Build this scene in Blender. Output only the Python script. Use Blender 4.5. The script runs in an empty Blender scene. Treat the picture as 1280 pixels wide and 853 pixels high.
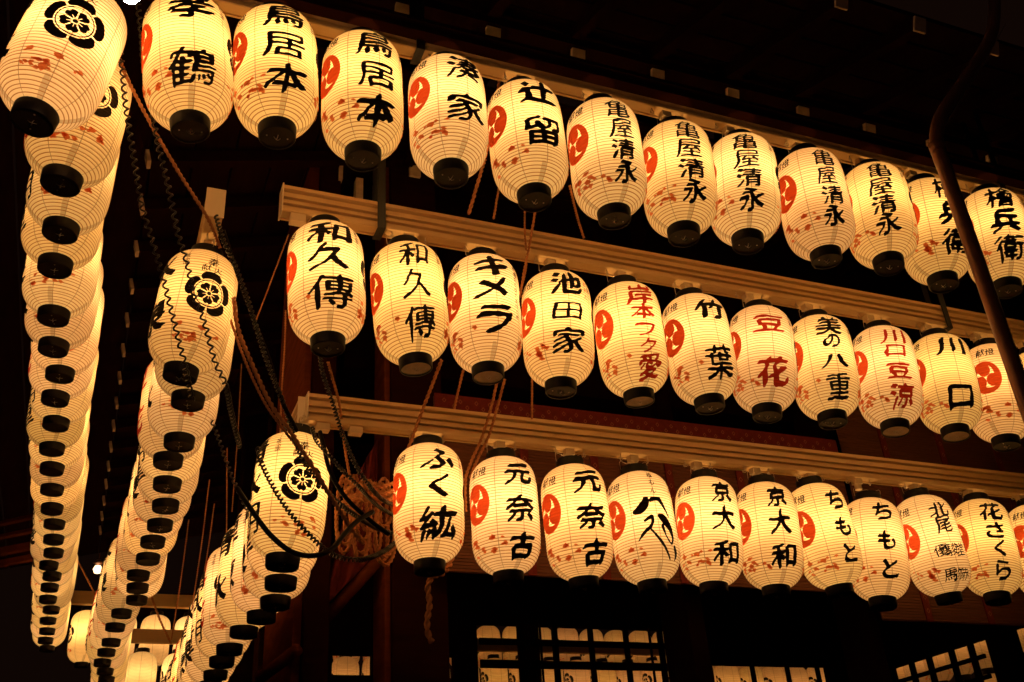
import bpy, bmesh, math, random
import numpy as np
from mathutils import Matrix, Vector
random.seed(7); rng = np.random.default_rng(7)
sc = bpy.context.scene
COL = sc.collection
R = math.radians

# ------------------------------------------------------------------ camera
FPX = 1254.61
RT = np.array([0.92586, -0.37241, -0.06386]); FW = np.array([0.35110, 0.79876, 0.48864])
RT = RT - FW * (RT @ FW) / (FW @ FW); RT /= np.linalg.norm(RT); FW /= np.linalg.norm(FW)
UP = np.cross(RT, FW)
EYE = np.array([0, 0, 1.55])
cd = bpy.data.cameras.new('camera'); cam = bpy.data.objects.new('camera', cd); COL.objects.link(cam)
cd.sensor_width = 36; cd.lens = FPX / 1280 * 36; cd.clip_start = .05; cd.clip_end = 500
m = Matrix.Identity(4)
for i in range(3):
    m[i][0], m[i][1], m[i][2], m[i][3] = RT[i], UP[i], -FW[i], EYE[i]
cam.matrix_world = m
sc.camera = cam

def at(x, y, axis, v):
    """point of the place that the photograph shows at pixel x,y, on the plane axis=v (v relative to the eye)"""
    r = FW + RT * (x - 640) / FPX + UP * (426.5 - y) / FPX
    return r * (v / r[axis]) + EYE
def proj(P):
    d = np.asarray(P) - EYE
    return np.array([640 + FPX * (d @ RT) / (d @ FW), 426.5 - FPX * (d @ UP) / (d @ FW)])

# ------------------------------------------------------------------ world, exposure
w = bpy.data.worlds.new('World'); sc.world = w; w.use_nodes = True
nt = w.node_tree; nt.nodes.clear()
bg = nt.nodes.new('ShaderNodeBackground'); wo = nt.nodes.new('ShaderNodeOutputWorld')
bg.inputs[0].default_value = (.0042, .0016, .0009, 1); bg.inputs[1].default_value = 1
nt.links.new(bg.outputs[0], wo.inputs[0])
vs = sc.view_settings
sc.display_settings.display_device = 'sRGB'
vs.view_transform = 'Standard'; vs.look = 'None'; vs.exposure = 0; vs.gamma = 1
cy = sc.cycles
cy.use_denoising = True; cy.max_bounces = 6; cy.diffuse_bounces = 5; cy.glossy_bounces = 3
cy.transmission_bounces = 5; cy.sample_clamp_indirect = 4; cy.caustics_reflective = False; cy.caustics_refractive = False
BULB_W = 4.0
BULB_COL = (1.0, .53, .17)

# ------------------------------------------------------------------ materials
def mat(name, col, rough=.7, spec=.3, metal=0, noise=0, nscale=8, bump=0, stretch=(1, 1, 1)):
    mt = bpy.data.materials.new(name); mt.use_nodes = True
    n = mt.node_tree.nodes; l = mt.node_tree.links
    p = n['Principled BSDF']
    p.inputs['Base Color'].default_value = (*col, 1); p.inputs['Roughness'].default_value = rough
    p.inputs['Specular IOR Level'].default_value = spec; p.inputs['Metallic'].default_value = metal
    if noise or bump:
        tc = n.new('ShaderNodeTexCoord'); mp = n.new('ShaderNodeMapping'); mp.inputs['Scale'].default_value = stretch
        nz = n.new('ShaderNodeTexNoise'); nz.inputs['Scale'].default_value = nscale; nz.inputs['Detail'].default_value = 4
        l.new(tc.outputs['Object'], mp.inputs[0]); l.new(mp.outputs[0], nz.inputs['Vector'])
        if noise:
            mx = n.new('ShaderNodeMix'); mx.data_type = 'RGBA'
            a = [c * (1 - noise) for c in col]; b = [min(1, c * (1 + noise)) for c in col]
            mx.inputs[6].default_value = (*a, 1); mx.inputs[7].default_value = (*b, 1)
            l.new(nz.outputs[0], mx.inputs[0]); l.new(mx.outputs[2], p.inputs['Base Color'])
        if bump:
            bp = n.new('ShaderNodeBump'); bp.inputs['Strength'].default_value = bump; bp.inputs['Distance'].default_value = .004
            l.new(nz.outputs[0], bp.inputs['Height']); l.new(bp.outputs[0], p.inputs['Normal'])
    return mt

def sheet(name, tcol, dcol, f_trans, paper=False):
    """thin lit material: translucent + diffuse; paper adds fibre grain, glued seams and a doubled patch"""
    mt = bpy.data.materials.new(name); mt.use_nodes = True
    n = mt.node_tree.nodes; l = mt.node_tree.links; n.clear()
    out = n.new('ShaderNodeOutputMaterial'); t = n.new('ShaderNodeBsdfTranslucent'); d = n.new('ShaderNodeBsdfDiffuse')
    mx = n.new('ShaderNodeMixShader'); mx.inputs[0].default_value = f_trans
    l.new(d.outputs[0], mx.inputs[1]); l.new(t.outputs[0], mx.inputs[2]); l.new(mx.outputs[0], out.inputs[0])
    t.inputs[0].default_value = (*tcol, 1); d.inputs[0].default_value = (*dcol, 1)
    if paper:
        fr = n.new('ShaderNodeFresnel'); fr.inputs[0].default_value = 1.5; gl = n.new('ShaderNodeBsdfGlossy'); gl.inputs['Roughness'].default_value = .42
        gl.inputs[0].default_value = (.5, .5, .5, 1); m2 = n.new('ShaderNodeMixShader'); l.new(fr.outputs[0], m2.inputs[0])
        l.new(mx.outputs[0], m2.inputs[1]); l.new(gl.outputs[0], m2.inputs[2]); l.new(m2.outputs[0], out.inputs[0])
        def N(k, **kw):
            x = n.new(k)
            for a, b in kw.items(): setattr(x, a, b)
            return x
        def M(op, a, b=None, c=None):
            x = N('ShaderNodeMath', operation=op)
            for i, v in enumerate((a, b, c)):
                if v is None: continue
                if isinstance(v, (int, float)): x.inputs[i].default_value = v
                else: l.new(v, x.inputs[i])
            return x.outputs[0]
        tc = N('ShaderNodeTexCoord'); sx = N('ShaderNodeSeparateXYZ'); l.new(tc.outputs['Object'], sx.inputs[0])
        ang = M('ARCTAN2', sx.outputs[0], M('MULTIPLY', sx.outputs[1], -1.0))          # 0 = front, + = viewer's right
        seam_k = M('DIVIDE', M('ADD', ang, R(20)), R(45))
        seam = M('LESS_THAN', M('ABSOLUTE', M('SUBTRACT', M('FRACT', seam_k), .5)), .016)
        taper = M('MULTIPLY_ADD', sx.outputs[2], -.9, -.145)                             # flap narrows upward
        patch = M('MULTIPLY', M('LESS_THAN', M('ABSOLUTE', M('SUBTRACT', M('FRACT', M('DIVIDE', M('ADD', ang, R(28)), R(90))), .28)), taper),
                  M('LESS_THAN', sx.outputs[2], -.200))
        nz = N('ShaderNodeTexNoise'); nz.inputs['Scale'].default_value = 22; nz.inputs['Detail'].default_value = 5
        oi = N('ShaderNodeObjectInfo'); ad = N('ShaderNodeVectorMath', operation='ADD')
        cmb = N('ShaderNodeCombineXYZ'); l.new(M('MULTIPLY', oi.outputs['Random'], 40.0), cmb.inputs[0])
        l.new(tc.outputs['Object'], ad.inputs[0]); l.new(cmb.outputs[0], ad.inputs[1]); l.new(ad.outputs[0], nz.inputs['Vector'])
        grain = M('MULTIPLY_ADD', nz.outputs[0], .22, .89)
        k = M('MULTIPLY', grain, M('SUBTRACT', 1.0, M('MULTIPLY', seam, .62)))
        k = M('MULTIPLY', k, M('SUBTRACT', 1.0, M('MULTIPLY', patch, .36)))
        sc2 = N('ShaderNodeVectorMath', operation='SCALE'); sc2.inputs[0].default_value = tcol; l.new(k, sc2.inputs['Scale'])
        rnd = oi.outputs['Random']; tint = N('ShaderNodeCombineXYZ'); tint.inputs[0].default_value = 1
        l.new(M('MULTIPLY_ADD', rnd, -.09, 1.03), tint.inputs[1]); l.new(M('MULTIPLY_ADD', M('FRACT', M('MULTIPLY', rnd, 7.3)), -.30, 1.08), tint.inputs[2])
        ml = N('ShaderNodeVectorMath', operation='MULTIPLY'); l.new(sc2.outputs[0], ml.inputs[0]); l.new(tint.outputs[0], ml.inputs[1])
        l.new(ml.outputs[0], t.inputs[0])
    return mt

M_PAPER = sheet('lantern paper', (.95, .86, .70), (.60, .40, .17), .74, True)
M_RIB = sheet('bamboo rib under paper', (.42, .21, .07), (.30, .14, .05), .62)
M_INKRED = sheet('red print', (.78, .135, .05), (.5, .06, .025), .62)
M_FLECK = sheet('faded red fleck print', (.84, .27, .12), (.5, .15, .06), .66)
M_INKDARKRED = sheet('dark red lettering', (.50, .045, .025), (.25, .02, .012), .55)
M_INK = mat('black ink', (.011, .008, .006), .75, .15)
M_CAP = mat('black lacquered cap', (.007, .005, .004), .5, .2)
M_CAPBOT = mat('cap base board', (.018, .010, .006), .6, .15, noise=.5, nscale=30)
M_CAPPALE = mat('pale cap base board', (.45, .33, .20), .6, .3, noise=.4, nscale=30)
M_WIRE = mat('steel wire', (.5, .42, .32), .3, .5, 1)
M_RAIL = mat('cream painted rail', (.52, .35, .165), .38, .45, noise=.12, nscale=5, stretch=(1, 1, 6))
M_PLATE = mat('cream end plate', (.62, .52, .38), .4, .4, noise=.08, nscale=12)
M_SOCKET = mat('cream socket', (.50, .38, .24), .45, .4)
M_WOOD = mat('dark aged wood', (.013, .0036, .0017), .7, 0, noise=.55, nscale=5, bump=.4, stretch=(1, 1, 6))
M_WOODY = mat('dark aged roof wood', (.010, .0032, .0016), .8, 0, noise=.6, nscale=5, bump=.4, stretch=(6, 1, 6))
M_BLACKWOOD = mat('sooted wood', (.006, .002, .0012), .8, 0, noise=.5, nscale=6)
M_RED = mat('red brown timber', (.075, .018, .006), .7, 0, noise=.5, nscale=6, bump=.3, stretch=(1, 1, 5))
M_WHITE = mat('chalk white rafter end', (.62, .50, .38), .8, .2, noise=.25, nscale=40)
M_PIPE = mat('brown copper pipe', (.24, .10, .055), .36, .5, .4, noise=.5, nscale=14, bump=.25)
M_COIL = mat('glossy coiled cord', (.007, .005, .004), .28, .5)
M_CABLE = mat('black rubber cord', (.005, .0035, .003), .55, .08)
M_ROPE = mat('hemp rope', (.36, .155, .065), .85, .1, noise=.5, nscale=60)
M_BLIND = mat('bamboo blind', (.075, .024, .011), .7, .2, noise=.35, nscale=90, stretch=(.02, 1, 1))
M_BROCADE = mat('dark red brocade', (.085, .009, .008), .8, .15, noise=.35, nscale=50)
M_GOLD = mat('woven diamond thread', (.20, .075, .035), .6, .3)
M_STRAP = mat('black iron strap', (.007, .006, .006), .5, .4)
M_GROUND = mat('gravel ground', (.10, .075, .055), .9, .1, noise=.4, nscale=30, bump=.6)
M_STONE = mat('stone base', (.16, .13, .10), .85, .2, noise=.3, nscale=8, bump=.4)

# ------------------------------------------------------------------ mesh helpers
class MB:
    def __init__(s): s.v = []; s.f = []; s.mi = []
    def add(s, vs, fs, mi=0):
        b = len(s.v); s.v += [tuple(map(float, q)) for q in vs]; s.f += [tuple(b + i for i in q) for q in fs]; s.mi += [mi] * len(fs)
    def box(s, a, b, mi=0):
        x0, y0, z0 = [min(p, q) for p, q in zip(a, b)]; x1, y1, z1 = [max(p, q) for p, q in zip(a, b)]
        s.add([(x0, y0, z0), (x1, y0, z0), (x1, y1, z0), (x0, y1, z0), (x0, y0, z1), (x1, y0, z1), (x1, y1, z1), (x0, y1, z1)],
              [(0, 3, 2, 1), (4, 5, 6, 7), (0, 1, 5, 4), (1, 2, 6, 5), (2, 3, 7, 6), (3, 0, 4, 7)], mi)
    def bar(s, p, q, wd, ht, up=(0, 0, 1), mi=0):
        p = Vector(p); q = Vector(q); d = (q - p).normalized(); sd = d.cross(Vector(up)).normalized(); u = sd.cross(d)
        vs_ = []
        for c in (p, q):
            for a, b in ((-1, -1), (1, -1), (1, 1), (-1, 1)): vs_.append(c + sd * a * wd / 2 + u * b * ht / 2)
        s.add(vs_, [(3, 2, 1, 0), (4, 5, 6, 7), (0, 1, 5, 4), (1, 2, 6, 5), (2, 3, 7, 6), (3, 0, 4, 7)], mi)
    def lathe(s, prof, seg=24, ox=0, oy=0, mi=0, caps=True):
        n = len(prof); vs_ = []
        for r, z in prof:
            for k in range(seg):
                a = 2 * math.pi * k / seg; vs_.append((ox + r * math.cos(a), oy + r * math.sin(a), z))
        fs = [(i * seg + k, i * seg + (k + 1) % seg, (i + 1) * seg + (k + 1) % seg, (i + 1) * seg + k) for i in range(n - 1) for k in range(seg)]
        if caps: fs += [tuple(range(seg))[::-1], tuple(range((n - 1) * seg, n * seg))]
        s.add(vs_, fs, mi)
    def tube(s, pts, r, seg=8, mi=0, close=True):
        P = np.array(pts, float); n = len(P); T = np.gradient(P, axis=0); T /= np.linalg.norm(T, axis=1)[:, None] + 1e-12
        u = np.cross(T[0], [0, 0, 1.]);
        if np.linalg.norm(u) < .1: u = np.cross(T[0], [1., 0, 0])
        u /= np.linalg.norm(u); vs_ = []
        rr = np.broadcast_to(r, (n,))
        for i in range(n):
            u = u - T[i] * (u @ T[i]); u /= np.linalg.norm(u) + 1e-12; v = np.cross(T[i], u)
            for k in range(seg):
                a = 2 * math.pi * k / seg; vs_.append(P[i] + rr[i] * (math.cos(a) * u + math.sin(a) * v))
        fs = [(i * seg + k, i * seg + (k + 1) % seg, (i + 1) * seg + (k + 1) % seg, (i + 1) * seg + k) for i in range(n - 1) for k in range(seg)]
        if close: fs += [tuple(range(seg))[::-1], tuple(range((n - 1) * seg, n * seg))]
        s.add(vs_, fs, mi)
    def mesh(s, name, mats, smooth=False):
        me = bpy.data.meshes.new(name); me.from_pydata(s.v, [], s.f); me.update()
        for x in (mats if isinstance(mats, (list, tuple)) else [mats]): me.materials.append(x)
        if max(s.mi, default=0): me.polygons.foreach_set('material_index', s.mi)
        if smooth: me.polygons.foreach_set('use_smooth', [True] * len(me.polygons))
        return me
def obj(name, me, parent=None, loc=None):
    o = bpy.data.objects.new(name, me); COL.objects.link(o)
    if parent is not None: o.parent = parent
    if loc is not None: o.location = loc
    return o
def tag(o, label=None, cat=None, group=None, kind=None):
    if label: o['label'] = label
    if cat: o['category'] = cat
    if group: o['group'] = group
    if kind: o['kind'] = kind
    return o
def empty(name, loc=(0, 0, 0)):
    o = bpy.data.objects.new(name, None); o.empty_display_size = .05; COL.objects.link(o); o.location = loc; return o
def build(name, mb, mats, parent=None, smooth=False, bevel=0):
    o = obj(name, mb.mesh(name, mats, smooth))
    if parent is not None:
        o.parent = parent; o.matrix_parent_inverse = Matrix.Translation(parent.location).inverted()
    if bevel:
        bv = o.modifiers.new('bevel', 'BEVEL'); bv.width = bevel; bv.segments = 2; bv.limit_method = 'ANGLE'
    return o
def smooth_path(pts, step=.01):
    P = np.array(pts, float); Q = np.vstack([2 * P[0] - P[1], P, 2 * P[-1] - P[-2]]); out = []
    for i in range(1, len(Q) - 2):
        n = max(2, int(np.linalg.norm(Q[i + 1] - Q[i]) / step))
        for t in np.arange(n) / n:
            out.append(.5 * ((2 * Q[i]) + (-Q[i - 1] + Q[i + 1]) * t + (2 * Q[i - 1] - 5 * Q[i] + 4 * Q[i + 1] - Q[i + 2]) * t ** 2 + (-Q[i - 1] + 3 * Q[i] - 3 * Q[i + 1] + Q[i + 2]) * t ** 3))
    out.append(P[-1]); return np.array(out)
def helix_along(path, rad, pitch, phase=0., per=9):
    d = np.r_[0, np.cumsum(np.linalg.norm(np.diff(path, axis=0), axis=1))]; L = d[-1]
    n = max(4, int(L / pitch * per)); s = np.linspace(0, L, n)
    P = np.stack([np.interp(s, d, path[:, k]) for k in range(3)], 1)
    T = np.gradient(P, axis=0); T /= np.linalg.norm(T, axis=1)[:, None] + 1e-12
    ref = np.array([.3, .9, .1]); u = np.cross(T, ref); u /= np.linalg.norm(u, axis=1)[:, None] + 1e-12; v = np.cross(T, u)
    a = 2 * math.pi * s / pitch + phase
    return P + rad * (np.cos(a)[:, None] * u + np.sin(a)[:, None] * v)

# ------------------------------------------------------------------ lantern body profile
RM, RE, HB, NRIB = .149, .064, .254, 44
def prof(z):
    u = np.clip(np.abs(np.asarray(z, float)) / HB, 0, 1)
    lo = np.asarray(z) < 0
    p = np.where(lo, 5.0, 6.2); q = 1.65
    e = 1 - (RE / RM) ** q
    return RM * (1 - e * u ** p) ** (1 / q)
# ribs are equally spaced along the arc of the profile
_zz = np.linspace(-HB, HB, 2001); _rr = prof(_zz)
_arc = np.r_[0, np.cumsum(np.hypot(np.diff(_zz), np.diff(_rr)))]
RIBZ = np.interp(np.linspace(0, _arc[-1], NRIB + 1), _arc, _zz)
def rad(z):
    z = np.asarray(z, float); s = np.interp(z, _zz, _arc) / _arc[-1] * NRIB; fr = s - np.floor(s)
    return prof(z) + .0016 * (np.abs(fr - .5) * 2) ** 1.5 - .0006
def shade_mesh(seg, sub, name, seed=None):
    sr = np.random.default_rng(seed); jit = sr.normal(0, .09, NRIB + 1) * (seed is not None); jit[0] = jit[-1] = 0
    fr = [0] + list(np.linspace(.11, .89, sub - 1)) if sub > 2 else [0, .12]
    zs = []
    for k in range(NRIB):
        for q in fr:
            s = (k + q + jit[k] * (1 - q) + jit[k + 1] * q) / NRIB * _arc[-1]; zs.append(float(np.interp(s, _arc, _zz)))
    zs.append(HB); zs = np.array(zs)
    sq = np.array([(i % len(fr)) for i in range(len(zs))]); ph = np.array([fr[i] for i in sq]); ph[-1] = 0
    rs = prof(zs) + .0016 * (np.abs(ph - .5) * 2) ** 1.5 - .0006
    a = np.arange(seg) * 2 * np.pi / seg
    dent = np.zeros((len(zs), seg))
    if seed is not None:
        for _ in range(7):
            a0, z0, sa, sz, am = sr.uniform(0, 6.28), sr.uniform(-.2, .2), sr.uniform(.25, .6), sr.uniform(.03, .09), sr.uniform(.001, .0035)
            da = (a - a0 + np.pi) % (2 * np.pi) - np.pi
            dent += am * np.exp(-(da[None] / sa) ** 2 - ((zs[:, None] - z0) / sz) ** 2)
    V = np.empty((len(zs), seg, 3)); rr_ = rs[:, None] - dent; V[..., 0] = rr_ * np.sin(a); V[..., 1] = -rr_ * np.cos(a); V[..., 2] = zs[:, None]
    mb = MB(); mb.v = [tuple(x) for x in V.reshape(-1, 3).tolist()]
    per = len(fr)
    for i in range(len(zs) - 1):
        j = i % per
        rib = (j == 0 or j == per - 1) if per > 2 else j == 0
        for k in range(seg):
            mb.f.append((i * seg + k, i * seg + (k + 1) % seg, (i + 1) * seg + (k + 1) % seg, (i + 1) * seg + k)); mb.mi.append(1 if rib else 0)
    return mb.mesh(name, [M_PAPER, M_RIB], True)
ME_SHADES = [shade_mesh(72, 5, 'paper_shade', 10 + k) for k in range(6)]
ME_SHADE_FAR = shade_mesh(32, 2, 'paper_shade_far')

# ------------------------------------------------------------------ brush rasters -> print on the lantern
GN = 96                                    # raster cells per glyph side
def blur(a, s):
    k = np.exp(-.5 * (np.arange(-int(3 * s) - 1, int(3 * s) + 2) / s) ** 2); k /= k.sum()
    a = np.apply_along_axis(lambda v: np.convolve(v, k, 'same'), 0, a)
    return np.apply_along_axis(lambda v: np.convolve(v, k, 'same'), 1, a)
def raster_tris(tris, n):
    g = np.zeros((n, n)); c = (np.arange(n) + .5) / n
    for t in tris:
        (x0, y0), (x1, y1), (x2, y2) = t
        i0, i1 = max(0, int(min(x0, x1, x2) * n) - 1), min(n, int(max(x0, x1, x2) * n) + 2)
        j0, j1 = max(0, int(min(y0, y1, y2) * n) - 1), min(n, int(max(y0, y1, y2) * n) + 2)
        if i0 >= i1 or j0 >= j1: continue
        X, Y = np.meshgrid(c[i0:i1], c[j0:j1])
        a = (x1 - x0) * (Y - y0) - (y1 - y0) * (X - x0); b = (x2 - x1) * (Y - y1) - (y2 - y1) * (X - x1); d = (x0 - x2) * (Y - y2) - (y0 - y2) * (X - x2)
        g[j0:j1, i0:i1] = np.maximum(g[j0:j1, i0:i1], ((a >= 0) & (b >= 0) & (d >= 0)) | ((a <= 0) & (b <= 0) & (d <= 0)))
    return g
_glyph = {}
def glyph(ch):
    if ch in _glyph: return _glyph[ch]
    c = bpy.data.curves.new('glyph', 'FONT'); c.body = ch; c.resolution_u = 3
    o = bpy.data.objects.new('glyph', c); COL.objects.link(o); bpy.context.view_layer.update()
    me = bpy.data.meshes.new_from_object(o.evaluated_get(bpy.context.evaluated_depsgraph_get())); me.calc_loop_triangles()
    P = np.array([v.co[:2] for v in me.vertices])
    lo, hi = P.min(0), P.max(0); P = .09 + (P - lo) / (hi - lo).max() * .82 + (1 - (hi - lo) / (hi - lo).max()) * .41
    tr = [P[list(t.vertices)] for t in me.loop_triangles]
    bpy.data.objects.remove(o); bpy.data.curves.remove(c); bpy.data.meshes.remove(me)
    _glyph[ch] = raster_tris(tr, GN); return _glyph[ch]
def noise2(n, cells):
    g = rng.standard_normal((cells + 1, cells + 1)); t = np.linspace(0, cells - 1e-6, n); i = t.astype(int); f = t - i; f = f * f * (3 - 2 * f)
    a = g[i][:, i]; b = g[i][:, i + 1]; c = g[i + 1][:, i]; d = g[i + 1][:, i + 1]
    return (a * (1 - f) + b * f) * (1 - f[:, None]) + (c * (1 - f) + d * f) * f[:, None]
def brushed(ch, weight):
    """glyph written with a slanted brush: nib dilation, uneven pressure, wavering strokes"""
    g = glyph(ch); n = GN
    er = (blur(g, 1.1) > .52).astype(float); k = max(1, int(round(weight * 6.0)))
    while True:                                    # a wide nib for open signs, a finer one for dense ones
        acc = np.maximum(er, 0)
        for s in range(-k, k + 1):                 # nib held at about 40 degrees
            acc = np.maximum(acc, np.roll(np.roll(er, int(round(s * .62)), 1), int(round(s * .72)), 0))
        if k <= 1 or acc.mean() < .43: break
        k -= 1
    if acc.mean() > .46: acc = g
    yy, xx = np.mgrid[0:n, 0:n].astype(float)
    wx = xx + noise2(n, 3) * 2.2 + noise2(n, 9) * .8; wy = yy + noise2(n, 3) * 2.2 + noise2(n, 9) * .8
    wy = wy - (xx - n / 2) * .13; wx = wx - (yy - n / 2) * .03        # strokes rise to the right
    b = blur(acc, .95)
    xi = np.clip(wx, 0, n - 1.01); yi = np.clip(wy, 0, n - 1.01); i = xi.astype(int); j = yi.astype(int); fx = xi - i; fy = yi - j
    b = (b[j, i] * (1 - fx) + b[j, i + 1] * fx) * (1 - fy) + (b[j + 1, i] * (1 - fx) + b[j + 1, i + 1] * fx) * fy
    th = .46 - .16 * np.clip(noise2(n, 4), -1, 1) + .10 * (1 - weight) + .05 * noise2(n, 24)
    return b - th
def strokes(lst, n=GN):
    """brush strokes given as polylines with a radius at each point, all in 0..1"""
    yy, xx = np.mgrid[0:n, 0:n]; X = (xx + .5) / n; Y = (yy + .5) / n; f = np.full((n, n), -9.)
    for st in lst:
        P = smooth_path([(p[0], p[1], p[2]) for p in st], .012)
        for x, y, r in P[:: 1]:
            f = np.maximum(f, (r * 1.25 + .004 - np.hypot(X - x, Y - y)) * 30)
    return f + .10 * noise2(n, 20)
ART = [[(.34, .98, .035), (.30, .88, .06), (.16, .79, .05), (.02, .76, .012)],
       [(.42, .93, .015), (.56, .98, .042), (.67, .92, .03), (.84, .69, .009)],
       [(.24, .61, .010), (.41, .67, .026), (.38, .54, .020), (.20, .43, .020), (.05, .31, .006)],
       [(.32, .50, .012), (.54, .28, .020), (.69, .10, .016), (.76, .01, .005)],
       [(.58, .68, .028), (.70, .62, .062), (.82, .50, .052), (.87, .36, .024), (.80, .26, .012), (.69, .36, .012), (.63, .52, .026)],
       [(.90, .20, .030), (.94, .12, .036), (.92, .03, .010)]]

def contour(mb, F, place):
    """fills the region F>0 of the grid with faces; place maps grid x,y to a 3-D point"""
    n, mcol = F.shape; ins = F > 0; idx = {}; vs_ = []
    def vid(key, x, y):
        if key not in idx: idx[key] = len(vs_); vs_.append((x, y))
        return idx[key]
    fs = []
    full = ins[:-1, :-1] & ins[1:, :-1] & ins[:-1, 1:] & ins[1:, 1:]; anyi = ins[:-1, :-1] | ins[1:, :-1] | ins[:-1, 1:] | ins[1:, 1:]
    J, I = np.nonzero(anyi)
    for j, i in zip(J.tolist(), I.tolist()):
        cs = ((i, j), (i + 1, j), (i + 1, j + 1), (i, j + 1))
        if full[j, i]:
            fs.append([vid(c, *c) for c in cs]); continue
        poly = []
        for k in range(4):
            a, b = cs[k], cs[(k + 1) % 4]; fa, fb = F[a[1], a[0]], F[b[1], b[0]]
            if fa > 0: poly.append(vid(a, *a))
            if (fa > 0) != (fb > 0):
                t = fa / (fa - fb); key = (a, b) if a < b else (b, a)
                poly.append(vid(key, a[0] + (b[0] - a[0]) * t, a[1] + (b[1] - a[1]) * t))
        if len(poly) > 2: fs.append(poly)
    if not vs_: return
    P = np.array(vs_); mb.add(place(P[:, 0], P[:, 1]), fs)
def on_lantern(mb, F, a0, z0, wd, ht, off=.0017):
    n, mc = F.shape
    F = F.copy(); F[0, :] = F[-1, :] = -1; F[:, 0] = F[:, -1] = -1
    def place(x, y):
        a = a0 + (x / (mc - 1) - .5) * wd / RM; z = z0 + (y / (n - 1) - .5) * ht; r = rad(z) + off
        return np.stack([r * np.sin(a), -r * np.cos(a), z], 1)
    contour(mb, F, place)
def thin(F, k): return F[::k, ::k]

# shared prints: tomoe, flower crest, falling petals, small script
def tomoe_field(n=120):
    yy, xx = np.mgrid[0:n, 0:n]; X = (xx / (n - 1) - .5) * 2.08; Y = (yy / (n - 1) - .5) * 2.08; f = np.full((n, n), -9.)
    rr = np.hypot(X, Y); th = np.arctan2(Y, X)
    for k in range(3):
        a = R(95 + 120 * k); hx, hy = .47 * math.cos(a), .47 * math.sin(a)
        head = .40 - np.hypot(X - hx, Y - hy)
        d = (th - a) % (2 * math.pi)                       # tail sweeps counter-clockwise along the rim
        w_ = np.clip(1 - d / R(150), 0, 1)
        inner = 1.0 - .60 * w_ ** .85
        tail = np.minimum(np.minimum(rr - inner - .03, 1.0 - rr), (R(150) - d) * .5)
        f = np.maximum(f, np.maximum(head, tail) * 10)
    g = f.copy()
    return g
def crest_field(n=130):
    yy, xx = np.mgrid[0:n, 0:n]; X = (xx / (n - 1) - .5) * 2.1; Y = (yy / (n - 1) - .5) * 2.1
    r = np.hypot(X, Y); th = np.arctan2(Y, X) + R(18); seg = R(72); t = (th % seg) - seg / 2
    lobe = np.minimum(1.0 * (1 - .24 * np.abs(t / (seg / 2)) ** 3.6) - r, r - (.66 + .0 * t)); lobe = np.minimum(lobe, (seg / 2 - np.abs(t)) * r - .035)
    ring = .022 - np.abs(r - .595)
    t2 = ((th + seg / 2) % seg) - seg / 2
    petal = .5 * (1 - .30 * np.abs(t2 / (seg / 2)) ** 2.5) - r; notch = np.hypot(r - .52, t2 * .5) - .07
    petal = np.minimum(np.minimum(petal, r - .13), (seg / 2 - np.abs(t2)) * r - .025); petal = np.minimum(petal, notch)
    vein = np.maximum(np.abs(t2) * r - .012, r - .27); petal = np.minimum(petal, vein)
    hub = .085 - r
    return np.maximum(np.maximum(lobe, ring), np.maximum(petal, hub)) * 10
mb = MB(); on_lantern(mb, tomoe_field(), R(-81), .024, .150, .188); ME_TOMOE = mb.mesh('tomoe_emblem', M_INKRED)
mb = MB(); on_lantern(mb, crest_field(), R(90), .015, .198, .203); ME_CREST = mb.mesh('flower_crest', M_INK)
ME_PET = []
for pk in range(5):
    mb = MB()
    prs = random.Random(3 + pk)
    for ca in (-64, 88):
        for k in range(15):
            a = R(ca + prs.uniform(-36, 34)); z = -.166 + prs.uniform(-.030, .034) + .0006 * (k % 3)
            L = prs.uniform(.020, .040); Wd = L * prs.uniform(.38, .62); rot = R(prs.uniform(-30, 30)); n = 18
            yy, xx = np.mgrid[0:n, 0:n]; X = (xx / (n - 1) - .5) * 2.3; Y = (yy / (n - 1) - .5) * 2.3
            u = X * math.cos(rot) + Y * math.sin(rot); v = (-X * math.sin(rot) + Y * math.cos(rot)) * L / Wd
            F = 1 - np.abs(u) ** 1.3 - np.abs(v) ** 1.1 + .30 * noise2(n, 4)
            on_lantern(mb, F, a, z, L * 1.05, L * 1.05, .0018 + .0002 * (k % 4))
    ME_PET.append(mb.mesh('petal_print', M_FLECK))
mb = MB()
for ch, da, z, s in (('献', -84, .168, .050), ('燈', -66, .165, .052)):
    on_lantern(mb, thin(brushed(ch, .15), 2), R(da), z, s, s)
for ch, da, z, s in (('奉', 88, .160, .045), ('献', 79, .126, .035), ('火', 97, .126, .035)):
    on_lantern(mb, thin(brushed(ch, .15), 2), R(da), z, s * 1.15, s)
for ch, z in (('祇', .176), ('園', .143)):
    on_lantern(mb, thin(brushed(ch, .05), 2), R(47), z, .026, .031)
ME_SCRIPT = mb.mesh('small_script', M_INK)

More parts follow.
